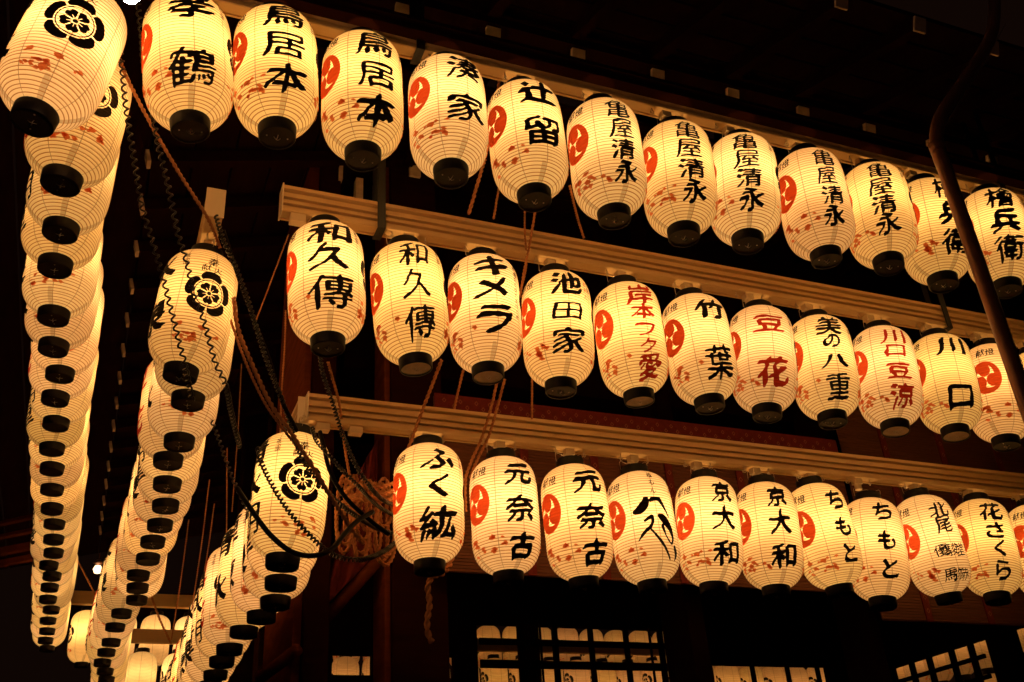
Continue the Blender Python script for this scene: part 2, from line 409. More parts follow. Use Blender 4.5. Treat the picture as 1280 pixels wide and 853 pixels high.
# caps and hanging wire
mb = MB(); mb.lathe([(.056, HB - .004), (.066, HB - .004), (.0665, HB + .006), (.064, HB + .038), (.061, HB + .041), (.056, HB + .041), (.056, HB - .004)], 32, caps=False)
ME_TOPCAP = mb.mesh('top_cap', M_CAP, True)
mb = MB(); mb.lathe([(.066, -HB + .004), (.0665, -HB - .004), (.064, -HB - .040), (.0615, -HB - .044), (.058, -HB - .043)], 32, caps=False)
mb.lathe([(.066, -HB + .004), (.060, -HB + .004), (.0585, -HB - .036)], 32, caps=False)
ME_BOTCAP = mb.mesh('bottom_cap', M_CAP, True)
mb = MB(); mb.lathe([(.0588, -HB - .038), (.0588, -HB - .034)], 28)
ME_BASE = mb.mesh('base_board', M_CAPBOT)
ME_BASE_PALE = ME_BASE.copy(); ME_BASE_PALE.materials[0] = M_CAPPALE
mb = MB()
for s_ in (-1, 1):
    mb.lathe([(.0, -HB - .0400), (.0022, -HB - .0398), (.003, -HB - .038)], 8, s_ * .036, 0, caps=False)
mb.tube([(-.012, 0, -HB - .039), (-.006, 0, -HB - .047), (.002, .002, -HB - .050), (.009, 0, -HB - .046), (.012, .004, -HB - .039)], .0013, 5)
mb.tube([(0, -.014, -HB - .0395), (0, -.004, -HB - .043), (0, .006, -HB - .041), (0, .014, -HB - .0395)], .0012, 5)
ME_RIVET = mb.mesh('base_hook', M_WIRE, True)
def bail_mesh(gap):
    mb = MB(); z = HB + .028; zt = HB + .041 + gap
    for s_ in (-1, 1):
        mb.tube([(s_ * .062, 0, z), (s_ * .069, 0, z + .004), (s_ * .070, 0, zt - .004), (s_ * .064, 0, zt + .003)], .0013, 5)
        mb.tube([(s_ * .064, 0, zt + .003), (s_ * .035, 0, zt - .010), (0, 0, zt - .002), ], .0011, 5)
    return mb.mesh('hanging_wire', M_WIRE, True)
ME_BAIL = bail_mesh(.030)

# ------------------------------------------------------------------ a lantern
BL = []
for k in range(9):
    b = bpy.data.lights.new('bulb', 'POINT'); b.energy = BULB_W * (.58 + .07 * k); b.color = BULB_COL
    b.shadow_soft_size = .03; BL.append(b)
DIM = bpy.data.lights.new('bulb', 'POINT'); DIM.energy = BULB_W * .17; DIM.color = (1, .44, .11); DIM.shadow_soft_size = .03
BL.append(DIM)
def lettering(spec, weight, matl):
    out = []
    for (ch, z, wd, ht, da) in spec:
        mb = MB()
        if ch != 'ART': wd *= 1.42; ht *= 1.26; z = min(.148, z * 1.12 + .008)
        if ch == 'ART': F = strokes(ART)
        else: F = brushed(ch, .1 if ht < .085 and weight < .6 else weight)
        if ht < .07: F = thin(F, 2)
        on_lantern(mb, F, da / RM, z, wd, ht)
        out.append(mb.mesh('character', matl))
    return out
def column(txt, wd, ht, z0, z1, da=0.):
    n = len(txt); return [(c, z0 + (z1 - z0) * (i / (n - 1) if n > 1 else .5), wd, ht, da + (random.random() - .5) * .012) for i, c in enumerate(txt)]
SHARED = {'tomoe_emblem': ME_TOMOE, 'flower_crest': ME_CREST, 'petal_print': ME_PET[0], 'small_script': ME_SCRIPT, 'top_cap': ME_TOPCAP,
          'bottom_cap': ME_BOTCAP, 'base_board': ME_BASE, 'base_hook': ME_RIVET, 'hanging_wire': ME_BAIL}
NEAR = list(SHARED); MIDDLE = ['flower_crest', 'petal_print', 'top_cap', 'bottom_cap', 'base_board']
def lantern(C, yaw, tx, ty, label, group, letters=None, parts=NEAR, pale=False, far=False, lvl=None, scale=1.):
    root = empty('paper_lantern')
    root.matrix_world = Matrix.Translation(Vector(C)) @ Matrix.Rotation(tx, 4, 'Y') @ Matrix.Rotation(ty, 4, 'X') @ Matrix.Rotation(yaw, 4, 'Z') @ Matrix.Scale(scale, 4)
    tag(root, label, 'lantern', group)
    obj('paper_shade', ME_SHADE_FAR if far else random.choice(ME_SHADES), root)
    for k in parts:
        o = obj(k, ME_BASE_PALE if (pale and k == 'base_board') else random.choice(ME_PET) if k == 'petal_print' else SHARED[k], root)
        if k in ('petal_print', 'small_script', 'base_hook'): o['kind'] = 'stuff'
    for me in letters or (): obj('character', me, root)
    b = obj('bulb', BL[random.randrange(9) if lvl is None else lvl], root); b.location = (0, 0, .035)
    return root

ORD = ['first', 'second', 'third', 'fourth', 'fifth', 'sixth', 'seventh', 'eighth', 'ninth', 'tenth', 'eleventh', 'twelfth', 'thirteenth',
       'fourteenth', 'fifteenth', 'sixteenth', 'seventeenth', 'eighteenth', 'nineteenth', 'twentieth', 'twenty-first', 'twenty-second',
       'twenty-third', 'twenty-fourth', 'twenty-fifth', 'twenty-sixth']
YF = [2.746, 3.298, 3.856]; ZF = [2.609, 2.124, 1.482]; XL = [-.329, .228, .696]
TIER = ['top', 'middle', 'bottom']
CL = column
A = 'bold black'
# body centre px, bottom cap px, text centre px x, half width px, letters, look
FRONT = [
 [((235,80),(246,163),235,58,[('孝',.110,.135,.105,0),('鶴',-.125,.140,.135,0)],.9,M_INK,'two bold black characters, the upper cut by the frame'),
  ((345,92),(346,165),355,53,CL('鳥居本',.130,.108,.125,-.135),.7,M_INK,'three tall black characters, partly behind nothing, bright rail above'),
  ((453,122),(454,207),472,52,CL('鳥居本',.125,.112,.118,-.155),.8,M_INK,'three bold black characters and half a red swirl, beside the iron strap'),
  ((560,148),(563,222),584,49,[('湊',.112,.125,.115,0),('家',-.070,.135,.125,0)],.8,M_INK,'two black characters just right of iron strap'),
  ((659,178),(667,249),680,47,[('辻',.112,.130,.110,0),('留',-.068,.135,.130,0)],.9,M_INK,'two very heavy black characters'),
  ((758,200),(769,272),783,48,CL('亀屋清永',.088,.090,.125,-.148),.7,M_INK,'four brushed black characters and a dark red swirl'),
  ((848,225),(856,292),868,44,CL('亀屋清永',.092,.090,.125,-.148),.7,M_INK,'four brushed black characters, petals low on its left side'),
  ((929,238),(927,306),940,41,CL('亀屋清永',.092,.090,.125,-.148),.7,M_INK,'four black characters and only a sliver of red swirl'),
  ((1018,256),(1034,327),1043,46,CL('亀屋清永',.082,.088,.125,-.145),.7,M_INK,'four black characters and a whole red swirl, leaning right'),
  ((1098,270),(1100,341),1110,40,CL('亀屋清永',.090,.092,.125,-.148),.7,M_INK,'four black characters, tucked behind its left neighbour'),
  ((1165,290),(1181,355),1192,39,CL('檜兵衛',.105,.115,.130,-.135),.8,M_INK,'writing half hidden by the brown drainpipe'),
  ((1245,300),(1257,370),1262,39,CL('檜兵衛',.110,.120,.130,-.135),.8,M_INK,'three black characters right of the brown drainpipe'),
  ((1316,315),(1330,385),1330,38,CL('檜兵衛',.110,.120,.130,-.135),.8,M_INK,'cut by the right edge of the picture')],
 [((408,355),(409,433),413,49,[('和',.145,.150,.095,0),('久',.020,.135,.110,-.004),('傳',-.120,.155,.130,0)],.75,M_INK,'three wide black characters, nearest the rail end'),
  ((512,380),(519,458),522,48,[('和',.140,.105,.110,0),('久',.000,.095,.125,0),('傳',-.150,.110,.130,0)],.35,M_INK,'three thin black characters and a pale base board'),
  ((606,393),(610,468),620,45,[('キ',.140,.125,.095,-.005),('メ',.030,.120,.090,-.01),('ラ',-.100,.130,.110,0)],1.,M_INK,'three simple angular strokes and tiny upright lettering'),
  ((697,412),(702,484),712,44,[('池',.130,.120,.100,0),('田',.000,.110,.075,0),('家',-.120,.125,.105,0)],.85,M_INK,'three bold black characters and a small red inscription'),
  ((788,425),(800,498),810,45,[('岸',.155,.110,.095,0),('本',.050,.095,.070,0),('フ',-.030,.080,.055,0),('ク',-.095,.075,.060,0),('愛',-.175,.100,.090,0)],.6,M_INKDARKRED,'five red characters beside a clear red swirl'),
  ((874,437),(886,504),897,41,[('竹',.105,.125,.095,0),('葉',-.130,.115,.140,0)],.8,M_INK,'two black characters set far apart'),
  ((953,450),(957,518),967,38,[('豆',.090,.120,.085,0),('花',-.130,.125,.120,0)],.85,M_INKDARKRED,'two dark red characters'),
  ((1029,460),(1040,526),1047,43,[('美',.135,.105,.095,0),('の',.045,.070,.070,0),('八',-.050,.105,.070,0),('重',-.160,.105,.105,0)],.85,M_INK,'four black characters, the second a round loop'),
  ((1108,472),(1117,538),1127,41,[('川',.140,.100,.075,0),('口',.050,.085,.060,0),('豆',-.050,.100,.080,0),('涼',-.160,.100,.105,0)],.75,M_INKDARKRED,'four red characters'),
  ((1181,480),(1190,542),1200,41,[('川',.115,.120,.090,0),('口',-.140,.110,.105,0)],.9,M_INK,'two simple black characters left of the drainpipe'),
  ((1245,492),(1253,555),1290,39,CL('家',.10,.10,.1,.1),.8,M_INK,'right side hidden by the drainpipe'),
  ((1305,498),(1318,565),1310,38,CL('池田家',.10,.10,.13,-.13),.8,M_INK,'cut by the right edge of the picture')],
 [((536,630),(537,707),549,44,[('ふ',.140,.130,.095,0),('く',.015,.115,.095,0),('紘',-.125,.140,.125,0)],.9,M_INK,'two flowing signs over one dense black character'),
  ((631,645),(636,722),652,43,[('元',.120,.110,.095,0),('奈',-.020,.120,.110,0),('古',-.160,.105,.095,0)],.85,M_INK,'three black characters, a small red swirl at its edge'),
  ((721,653),(731,727),742,44,[('元',.120,.120,.095,0),('奈',-.020,.120,.110,0),('古',-.160,.105,.095,0)],.85,M_INK,'three black characters, touching the sign with loose brushwork'),
  ((804,660),(815,733),822,42,[('ART',-.050,.205,.290,-.002)],.8,M_INK,'one large loose sweep of brushwork'),
  ((886,665),(893,735),908,41,[('京',.135,.090,.095,0),('大',.010,.100,.105,0),('和',-.135,.115,.100,0)],.7,M_INK,'three black characters, whole red swirl at left'),
  ((961,670),(971,738),978,39,[('京',.135,.085,.095,0),('大',.010,.095,.110,0),('和',-.135,.110,.105,0)],.75,M_INK,'three black characters, swirl hidden behind its left neighbour'),
  ((1030,670),(1049,738),1058,42,[('ち',.115,.090,.085,0),('も',-.010,.080,.085,0),('と',-.125,.080,.080,0)],.9,M_INK,'three flowing signs beside a whole red swirl'),
  ((1094,687),(1090,757),1110,37,[('ち',.125,.090,.085,0),('も',-.010,.080,.085,0),('と',-.135,.085,.085,0)],.9,M_INK,'three flowing signs, hanging lowest and set behind'),
  ((1165,682),(1187,745),1190,44,[('北',.150,.090,.080,0),('尾',.055,.080,.085,0),('優',-.060,.060,.060,-.055),('駿',-.062,.060,.060,0),('堂',-.064,.055,.060,.052),('馬',-.170,.060,.055,-.045),('弥',-.170,.055,.055,.005),('赤',-.172,.050,.055,.052)],.55,M_INK,'two characters over two short rows of small ones'),
  ((1233,685),(1245,745),1250,39,[('花',.130,.100,.095,0),('さ',.030,.095,.080,0),('く',-.060,.080,.080,0),('ら',-.160,.085,.085,0)],.7,M_INK,'four flowing black signs'),
  ((1300,690),(1312,752),1330,38,CL('元奈古',.10,.10,.13,-.15),.8,M_INK,'cut by the right edge of the picture, only a red swirl showing')]]
FRONT[0][1] = FRONT[0][1][:7] + ('three tall black characters under the bright rail end',)
hooks = {}
for t in range(3):
    for i, (c, cap, tx_px, hw, spec, wt, mt, look) in enumerate(FRONT[t]):
        C = at(*c, 1, YF[t]); d = C - EYE; phi = math.atan2(d[0], d[1])
        th = math.asin(max(-.95, min(.95, (tx_px - c[0]) / hw))); yaw = th - phi
        # swing: bottom cap seen left or right of the plumb line
        b0 = proj(C + [0, 0, -HB - .02]); b1 = proj(C + [.02, 0, -HB - .02]); sw = (cap[0] - b0[0]) / (b1[0] - b0[0]) * .02 / HB
        sw = max(-.12, min(.12, sw))
        let = lettering(spec, wt, mt)
        lab = '%s, %s from left, %s front rail' % (look.split(',')[0], ORD[i], TIER[t])
        r = lantern(C, yaw, -sw, R(random.uniform(-2, 2)), lab, 'lit paper lanterns hanging from the front rails', let,
                    pale=(t, i) in ((1, 1), (1, 8), (1, 9), (1, 2), (1, 4)), lvl=min(8, max(0, 7 - i // 2 + random.randrange(-1, 2))))
        if (t, i) == (1, 2):
            mb = MB()
            for k, ch in enumerate('restorante'):
                on_lantern(mb, thin(brushed(ch, .1), 3), R(42), .165 - .026 * k, .021, .021)
            obj('small_lettering', mb.mesh('small_lettering', M_INK), r)
        if (t, i) == (1, 3):
            mb = MB()
            for k, ch in enumerate('ぎおん'):
                on_lantern(mb, thin(brushed(ch, .1), 3), R(38), .165 - .032 * k, .028, .028)
            obj('small_lettering', mb.mesh('small_lettering', M_INKDARKRED), r)
        if (t, i) == (2, 3):
            mb = MB()
            for k, ch in enumerate('橘もん'):
                on_lantern(mb, thin(brushed(ch, .2), 2), R(2), .205 - .04 * k, .034, .034)
            obj('small_lettering', mb.mesh('small_lettering', M_INK), r)
        hooks.setdefault(('F', t), []).append(float(C[0]) - sw * 0)

L1 = [(43,148),(77,225),(76,287),(69,333),(67,395),(67,435),(75,467),(69,498),(70,530),(65,561),(65,587),(65,612),(65,637),(68,655),(67,675),(67,692),(61,707),(65,721),(62,735),(60,750),(64,763),(60,776),(59,789),(57,801)]
L2 = [(226,466),(235,500),(224,553),(210,577),(209,606),(207,633),(200,657),(191,678),(185,699),(173,719),(172,735),(171,750),(152,767),(144,784),(139,803),(133,816),(128,829)]
L3 = [(353,703),(351,729),(344,754),(327,771),(305,790),(287,812),(277,828)]
TXT = ['清水', '泉水', '重恵', '明重', '源氏', '永重', '水明', '京恵']
TXT = TXT[:4]
side_letters = [lettering(CL(s, .135, .135, .11, -.09), .7, M_INK) for s in ('清水', '重恵', '水泉', '明重')] + \
               [lettering(CL('清水明', .115, .11, .13, -.13), .8, M_INK), lettering(CL('豆花', .12, .12, .1, -.1), .85, M_INKDARKRED)]
SW0 = [[.16, .07, .03, 0], [.09, .04, .01, 0], [.06, .02, 0, 0]]
CTH = [[3, 10, 0], [18, -5, 0], [17, 4, -6]]
for t, L in enumerate((L1, L2, L3)):
    pts = [at(*q, 2, ZF[t] - HB - .02) for q in L]
    while pts[-1][1] < (10.2, 9.9, 9.6)[t]:
        q = pts[-1].copy(); q[1] += .315; q[0] += (XL[t] - q[0]) * .3; pts.append(q)
    for i, P in enumerate(pts):
        if t == 0 and i < 2: P = EYE + (P - EYE) * (.92, .95)[i]
        sw = SW0[t][i] if i < 4 else random.uniform(-.03, .03)
        h = HB + .02; C = P + np.array([math.sin(sw) * h, 0, math.cos(sw) * h])
        d = C - EYE; phi = math.atan2(d[0], d[1])
        yaw = R(-90) - phi + R(CTH[t][i]) if i < 3 else R(-90 + random.uniform(-14, 14))
        cr = 'black flower crest in full view' if i == 0 else ('tilted flower crest' if i < 3 else 'brushed name on its left side')
        lab = 'lantern with %s, %s from near corner, %s side rail' % (cr, ORD[i], TIER[t])
        lantern(C, yaw, sw, R(random.uniform(-2, 2)), lab, 'lit paper lanterns along the side rails', side_letters[(i * 5 + t * 2) % 6],
                scale=1.0 if t == 0 and i == 0 else 1., parts=NEAR if i < 8 else [k for k in NEAR if k not in ('base_hook', 'hanging_wire')], far=i > 13)
        hooks.setdefault(('L', t), []).append(float(P[1]))

# far side and right side of the ring of rails
YB = [11.1, 10.65, 10.2]; XB0 = [-.05, .50, .95]; XR = [9.3, 8.9, 8.55]
for t in range(3):
    n = 26 if t < 2 else 22
    for i in range(n):
        X = XB0[t] + .335 * i
        C = np.array([X, YB[t], ZF[t] + random.uniform(-.015, .015)]) + EYE
        px = proj(C)
        if not (60 < px[0] < 1320 and px[1] < 905): continue
        if t == 2 and px[1] > 900: continue
        lab = 'plain-backed lantern beyond the hall, %s from left, far %s rail' % (ORD[i], TIER[t])
        lantern(C, R(180 + random.uniform(-15, 15)), R(random.uniform(-2, 2)), R(random.uniform(-2, 2)), lab, 'lit paper lanterns on the far side of the hall', None, parts=MIDDLE, far=px[0] < 400, lvl=9 if px[0] > 400 and t < 2 else 4 if px[0] > 400 else None)
for t in (0, 1, 2):
    for i in range(19):
        Y = 4.3 + .335 * i; C = np.array([XR[t], Y, ZF[t]]) + EYE; px = proj(C)
        if not (1060 < px[0] < 1330): continue
        lab = 'lantern seen through side lattice, %s from near end, right %s rail' % (ORD[i], TIER[t])
        lantern(C, R(90 + random.uniform(-15, 15)), 0, 0, lab, 'lit paper lanterns on the right side of the hall', None, parts=MIDDLE, lvl=9)

# ------------------------------------------------------------------ rails
E = 1.55
def rail_profile(o):
    """cross section across the rail: o = outward distance, z from the rail's bottom; ridged outer face"""
    p = [(0, 0), (.012, 0), (.016, .004), (.016, .022), (.001, .024), (.001, .040), (.015, .043), (.015, .053), (.001, .056), (.001, .070), (.015, .073), (.015, .083), (.001, .086), (.001, .106), (.018, .112), (.018, .128), (.012, .131), (-.050, .131), (-.050, .0), (-.040, 0), (-.040, .006), (-.010, .006), (-.010, 0)]
    return p
def rail(name, axis, fixed, out, a0, a1, z0, label, group, dark=False):
    """rail along X ('X', y fixed) or along Y ('Y', x fixed); out = sign of the outward direction"""
    P = rail_profile(0)
    root = empty(name, (a0, fixed, z0) if axis == 'X' else (fixed, a0, z0))
    mb = MB(); vs_ = []
    for a in (a0, a1):
        for o, z in P:
            vs_.append((a, fixed + out * o, z0 + z) if axis == 'X' else (fixed + out * o, a, z0 + z))
    n = len(P); fs = [(k, (k + 1) % n, n + (k + 1) % n, n + k) for k in range(n)]
    mb.add(vs_, fs)
    body = build('rail_body', mb, M_RAIL, root)
    for a, s_ in ((a0, -1), (a1, 1)):
        mb = MB()
        if axis == 'X': mb.box((a, fixed + out * .022, z0 - .004), (a + s_ * .006, fixed - out * .054, z0 + .135))
        else: mb.box((fixed + out * .022, a, z0 - .004), (fixed - out * .054, a + s_ * .006, z0 + .135))
        pl = build('end_plate', mb, M_PLATE, root, bevel=.0015)
    tag(root, label, 'rail', group)
    return root
FRONTX0 = [-.02, at(354, 240, 1, YF[1])[0] + .0, at(385, 505, 1, YF[2])[0]]
RZ = [2.938 + E, 2.462 + E, 1.822 + E]
rails = {}
rails['F', 0] = rail('lantern_rail', 'X', YF[0], -1, -.02, 5.6, RZ[0], 'cream ridged metal rail under the dark eave beam, top front tier', 'cream rails carrying the lanterns')
rails['F', 1] = rail('lantern_rail', 'X', YF[1], -1, float(FRONTX0[1]), 6.2, RZ[1], 'cream ridged metal rail of the middle front tier, end cut square at left', 'cream rails carrying the lanterns')
rails['F', 2] = rail('lantern_rail', 'X', YF[2], -1, float(FRONTX0[2]), 6.6, RZ[2], 'cream ridged metal rail of the bottom front tier, meeting a side rail at the corner', 'cream rails carrying the lanterns')
rails['L', 0] = rail('lantern_rail', 'Y', XL[0] + .02, -1, 2.3, 10.6, RZ[0], 'cream rail of the top side tier, hidden above its crowded lanterns', 'cream rails carrying the lanterns')
rails['L', 1] = rail('lantern_rail', 'Y', .222, -1, 3.40, 10.3, RZ[1], 'cream rail of the middle side tier, small square end plate showing', 'cream rails carrying the lanterns')
rails['L', 2] = rail('lantern_rail', 'Y', XL[2] + .02, -1, 3.90, 10.0, RZ[2], 'cream rail of the bottom side tier, running back from the corner', 'cream rails carrying the lanterns')
rails['B', 0] = rail('lantern_rail', 'X', YB[0], 1, -.3, 9.6, RZ[0], 'pale rail of the far top tier behind the hall', 'cream rails carrying the lanterns')
rails['B', 1] = rail('lantern_rail', 'X', YB[1], 1, .2, 9.2, RZ[1], 'pale rail of the far middle tier behind the hall', 'cream rails carrying the lanterns')
rails['R', 0] = rail('lantern_rail', 'Y', XR[0], 1, 3.6, 10.5, RZ[0], 'pale rail of the right top tier beyond the side lattice', 'cream rails carrying the lanterns')
rails['R', 1] = rail('lantern_rail', 'Y', XR[1], 1, 3.6, 10.2, RZ[1], 'pale rail of the right middle tier beyond the side lattice', 'cream rails carrying the lanterns')

# sockets and coiled hooks under each rail
mb = MB(); mb.box((-.022, -.018, -.030), (.022, .018, 0)); mb.lathe([(.014, -.062), (.018, -.060), (.018, -.030)], 16)
ME_SOCK = mb.mesh('bulb_socket', M_SOCKET)
mb = MB(); mb.tube([(0, 0, 0), (0, 0, -.012)], .0022, 6)
ring = [(.009 * math.cos(a), .003 * math.sin(3 * a), -.021 + .009 * math.sin(a)) for a in np.linspace(0, 2 * math.pi, 15)]
mb.tube(ring, .0016, 5); ring2 = [(.004 + .006 * math.cos(a), .006 * math.sin(a), -.018 + .004 * math.cos(2 * a)) for a in np.linspace(0, 2 * math.pi, 12)]
mb.tube(ring2, .0014, 5)
ME_HOOK = mb.mesh('screw_hook', M_WIRE, True)
def child_at(name, me, parent, loc, rz=0):
    o = obj(name, me, parent); o.location = Vector(loc) - parent.location; o.rotation_euler.z = rz; return o
for (k, t), hs in hooks.items():
    rt = rails[k, t]
    for i, hpos in enumerate(hs):
        if k == 'L' and i > 9: continue
        fx = YF[t] + .012 if k == 'F' else XL[t] + .032
        z = RZ[t] - .002
        if k == 'F':
            child_at('bulb_socket', ME_SOCK, rt, (hpos, fx, z + .004))
            for s_ in (-1, 1): child_at('screw_hook', ME_HOOK, rt, (hpos + s_ * .072, fx - .012, z), random.uniform(0, 3))
        else:
            child_at('bulb_socket', ME_SOCK, rt, (fx - .02, hpos, z + .004), R(90))
            for s_ in (-1, 1): child_at('screw_hook', ME_HOOK, rt, (fx - .03, hpos + s_ * .072, z), random.uniform(0, 3))
# spare connector boxes near the corner of the bottom rail and at the end of the middle one
for px in ((404, 528), (445, 532)):
    q = at(*px, 1, YF[2]); mb = MB(); mb.box((-.028, -.02, -.030), (.028, .02, 0)); child_at('connector_box', mb.mesh('connector_box', M_SOCKET), rails['F', 2], (q[0], YF[2] + .01, RZ[2] - .001))
q = at(366, 268, 1, YF[1]); mb = MB(); mb.box((-.030, -.02, -.036), (.030, .02, 0)); child_at('connector_box', mb.mesh('connector_box', M_SOCKET), rails['F', 1], (q[0] + .02, YF[1] + .005, RZ[1] - .001))
# iron straps that clamp the rails
def strap(name, X, Y, z0, z1, label):
    mb = MB(); t_ = .034
    mb.box((X - t_ / 2, Y - .030, z0), (X + t_ / 2, Y - .024, z1)); mb.box((X - t_ / 2, Y - .0238, z0), (X + t_ / 2, Y + .054, z0 + .005))
    mb.box((X - t_ / 2, Y + .0542, z0), (X + t_ / 2, Y + .060, z1))
    mb.lathe([(.0, z0 - .002), (.007, z0 - .002), (.007, z0 + .0)], 6, X, Y + .01)
    o = build(name, mb, M_STRAP, None, bevel=.001); tag(o, label, 'strap', 'black iron straps holding the rails'); return o
strap('iron_strap', float(at(523, 45, 1, YF[0])[0]), YF[0], RZ[0] - .012, RZ[0] + .62, 'black iron strap clamping the top rail near the fourth lantern')
strap('iron_strap', float(at(475, 260, 1, YF[1])[0]), YF[1], RZ[1] - .012, RZ[1] + .62, 'black iron strap clamping the middle rail between the first two lanterns')
strap('iron_strap', float(at(1176, 390, 1, YF[1])[0]), YF[1], RZ[1] - .012, RZ[1] + .40, 'black iron strap clamping the middle rail left of the drainpipe')
strap('iron_strap', float(at(1240, 215, 1, YF[0])[0]), YF[0], RZ[0] - .012, RZ[0] + .50, 'black iron strap clamping the top rail right of the drainpipe')

# ------------------------------------------------------------------ eaves: dark beam, rafters, boards
roof = empty('roof', (0, 3, 3.6 + E)); tag(roof, 'dark timber eaves with white-tipped rafters above the lanterns', 'roof'); roof['kind'] = 'structure'
def rpart(name, mb, m_, **k): return build(name, mb, m_, roof, **k)
bz = RZ[0] + .036
mb = MB(); mb.box((.10, YF[0] - .075, bz), (7.5, YF[0] - .022, bz + .022)); rpart('eave_beam', mb, M_WOOD)
mb = MB(); mb.box((.10, YF[0] - .060, bz + .024), (7.5, YF[0] - .020, bz + .040)); rpart('eave_beam', mb, M_WOOD)
mb = MB(); mb.box((.10, YF[0] - .085, bz + .042), (7.5, YF[0] - .010, bz + .060)); rpart('eave_beam', mb, M_WOOD)
RAFZ = 3.487 + E; YE = 3.05
def rafter_me(L, rise, s=.062):
    mb = MB(); mb.bar((0, .012, .003), (0, L, rise), s, s * 1.1); me = mb.mesh('rafter', M_WOODY); return me
me_r = rafter_me(5.2, 1.3); mb = MB(); mb.bar((0, -.006, -.0015), (0, .014, .0035), .068, .074); me_t = mb.mesh('rafter_tip', M_WHITE)
for k in range(-2, 17):
    X = .925 + .432 * (k - 0)
    if X < .3: continue
    r = obj('rafter', me_r, roof); r.location = Vector((X, YE, RAFZ)) - roof.location
    e = obj('rafter_tip', me_t, r)
FY, FZ, FS = 2.235, 3.30 + E, .39           # outer, flying rafters: outboard and lower
mb = MB(); mb.bar((0, .002, .003), (0, 1.5, 1.5 * FS), .058, .062); me_r2 = mb.mesh('flying_rafter', M_WOODY); mb = MB(); mb.bar((0, -.006, -.0023), (0, .003, .0012), .064, .070); me_t2 = mb.mesh('rafter_tip', M_WHITE)
for k in range(-7, 9):
    r = obj('flying_rafter', me_r2, roof); r.location = Vector((2.641 + .430 * k, FY, FZ)) - roof.location
    e = obj('rafter_tip', me_t2, r)
for k in range(8):
    y0 = FY + .08 + .19 * k; z = FZ + .052 + (y0 - FY) * FS
    mb = MB(); mb.bar((-.9, y0, z), (6.6, y0, z), .186, .018, up=(0, -FS, 1)); rpart('roof_plank', mb, M_WOODY)
mb = MB(); mb.box((-.05, 3.03, RAFZ + .05), (9.0, 3.10, RAFZ + .10)); rpart('eave_ledger', mb, M_WOODY)
# side rafters, ends toward -X
mb = MB(); mb.bar((.011, 0, 0), (4.2, 0, 1.05), .062, .068); me_s = mb.mesh('rafter', M_WOODY)
mb = MB(); mb.bar((-.006, 0, -.0015), (.012, 0, .003), .068, .074); me_st = mb.mesh('rafter_tip', M_WHITE)
for k in range(16):
    Y = 4.84 + .425 * k - .85
    r = obj('rafter', me_s, roof); r.location = Vector((-.05, Y, RAFZ)) - roof.location
    e = obj('rafter_tip', me_st, r)
# roof boarding above the rafters: planks
for k in range(22):
    y0 = YE + .60 + .21 * k; z = RAFZ + .052 + (y0 - YE) * .25
    mb = MB(); mb.bar((-.2, y0, z), (9.2, y0, z), .205, .018, up=(0, -.25, 1)); rpart('roof_plank', mb, M_WOODY)
for k in range(14):
    x0 = -.35 + .0 - .21 * k * 0 + .21 * (k - 3)
    if x0 > 1.6: continue
    z = RAFZ + .05 + (x0 + .05) * .25
    mb = MB(); mb.bar((x0, 2.9, z + .02), (x0, 11.3, z + .02), .205, .018, up=(-.25, 0, 1)); rpart('roof_plank', mb, M_WOODY)
# ------------------------------------------------------------------ hall
hall = empty('wooden_hall', (4, 6.5, 0)); tag(hall, 'dark open timber hall with posts, braces and lattice openings behind the lanterns', 'hall')
def hp(name, mb, m_=M_WOOD, **k): return build(name, mb, m_, hall, **k)
YH = 4.45
def X_at(px, py, Y): return float(at(px, py, 1, Y)[0])
def Z_at(px, py, Y): return float(at(px, py, 1, Y)[2])
x0 = X_at(490, 740, YH); x1 = X_at(560, 740, YH)
mb = MB(); mb.box((x0, YH, .6), (x1, YH + .30, 3.9 + E)); hp('post', mb, M_WOOD, bevel=.008)
mb = MB(); mb.box((x0 - .03, YH + .02, .6), (x0 - .001, YH + .22, 3.9 + E)); hp('lit_post_face', mb, M_RED, bevel=.003)  # added board: the post's lit left face, its light put into the redder colour
x0 = X_at(379, 780, YH); x1 = X_at(412, 780, YH)
mb = MB(); mb.box((x0, YH, .6), (x1, YH + .28, 3.9 + E)); hp('post', mb, M_WOOD, bevel=.008)
mb = MB(); mb.box((x0 - .04, YH + .03, .6), (x0 - .002, YH + .8, 3.9 + E)); hp('lit_corner_face', mb, M_RED, bevel=.003)  # lantern light on the corner post's left face, painted as a lighter added board
x0 = X_at(870, 800, YH); x1 = X_at(892, 800, YH)
mb = MB(); mb.box((x0, YH + .05, .6), (x1, YH + .32, 3.9 + E)); hp('post', mb, M_BLACKWOOD, bevel=.008)
for px in (1100,):
    x0 = X_at(px, 800, YH); mb = MB(); mb.box((x0, YH + .05, .6), (x0 + .06, YH + .32, 3.9 + E)); hp('post', mb, M_BLACKWOOD)
# lintels behind the blinds
mb = MB(); mb.box((X_at(470, 700, YH) - .1, YH + .305, 2.6 + E), (8.6, YH + .45, 4.2 + E)); hp('frieze_board', mb, M_BLACKWOOD)
# braces
def brace(p, q, r, Y0, Y1=None):
    a = at(*p, 1, Y0); b = at(*q, 1, Y1 or Y0); mb = MB(); mb.tube([a, b], r, 14); hp('brace', mb, M_RED, smooth=True)
brace((405, 775), (480, 693), .028, YH + .1, YH + .05)
brace((325, 848), (372, 812), .026, YH + .2, YH - .05)
mb = MB(); a = at(424, 700, 1, YH + .35); b = at(472, 560, 1, YH + .35)
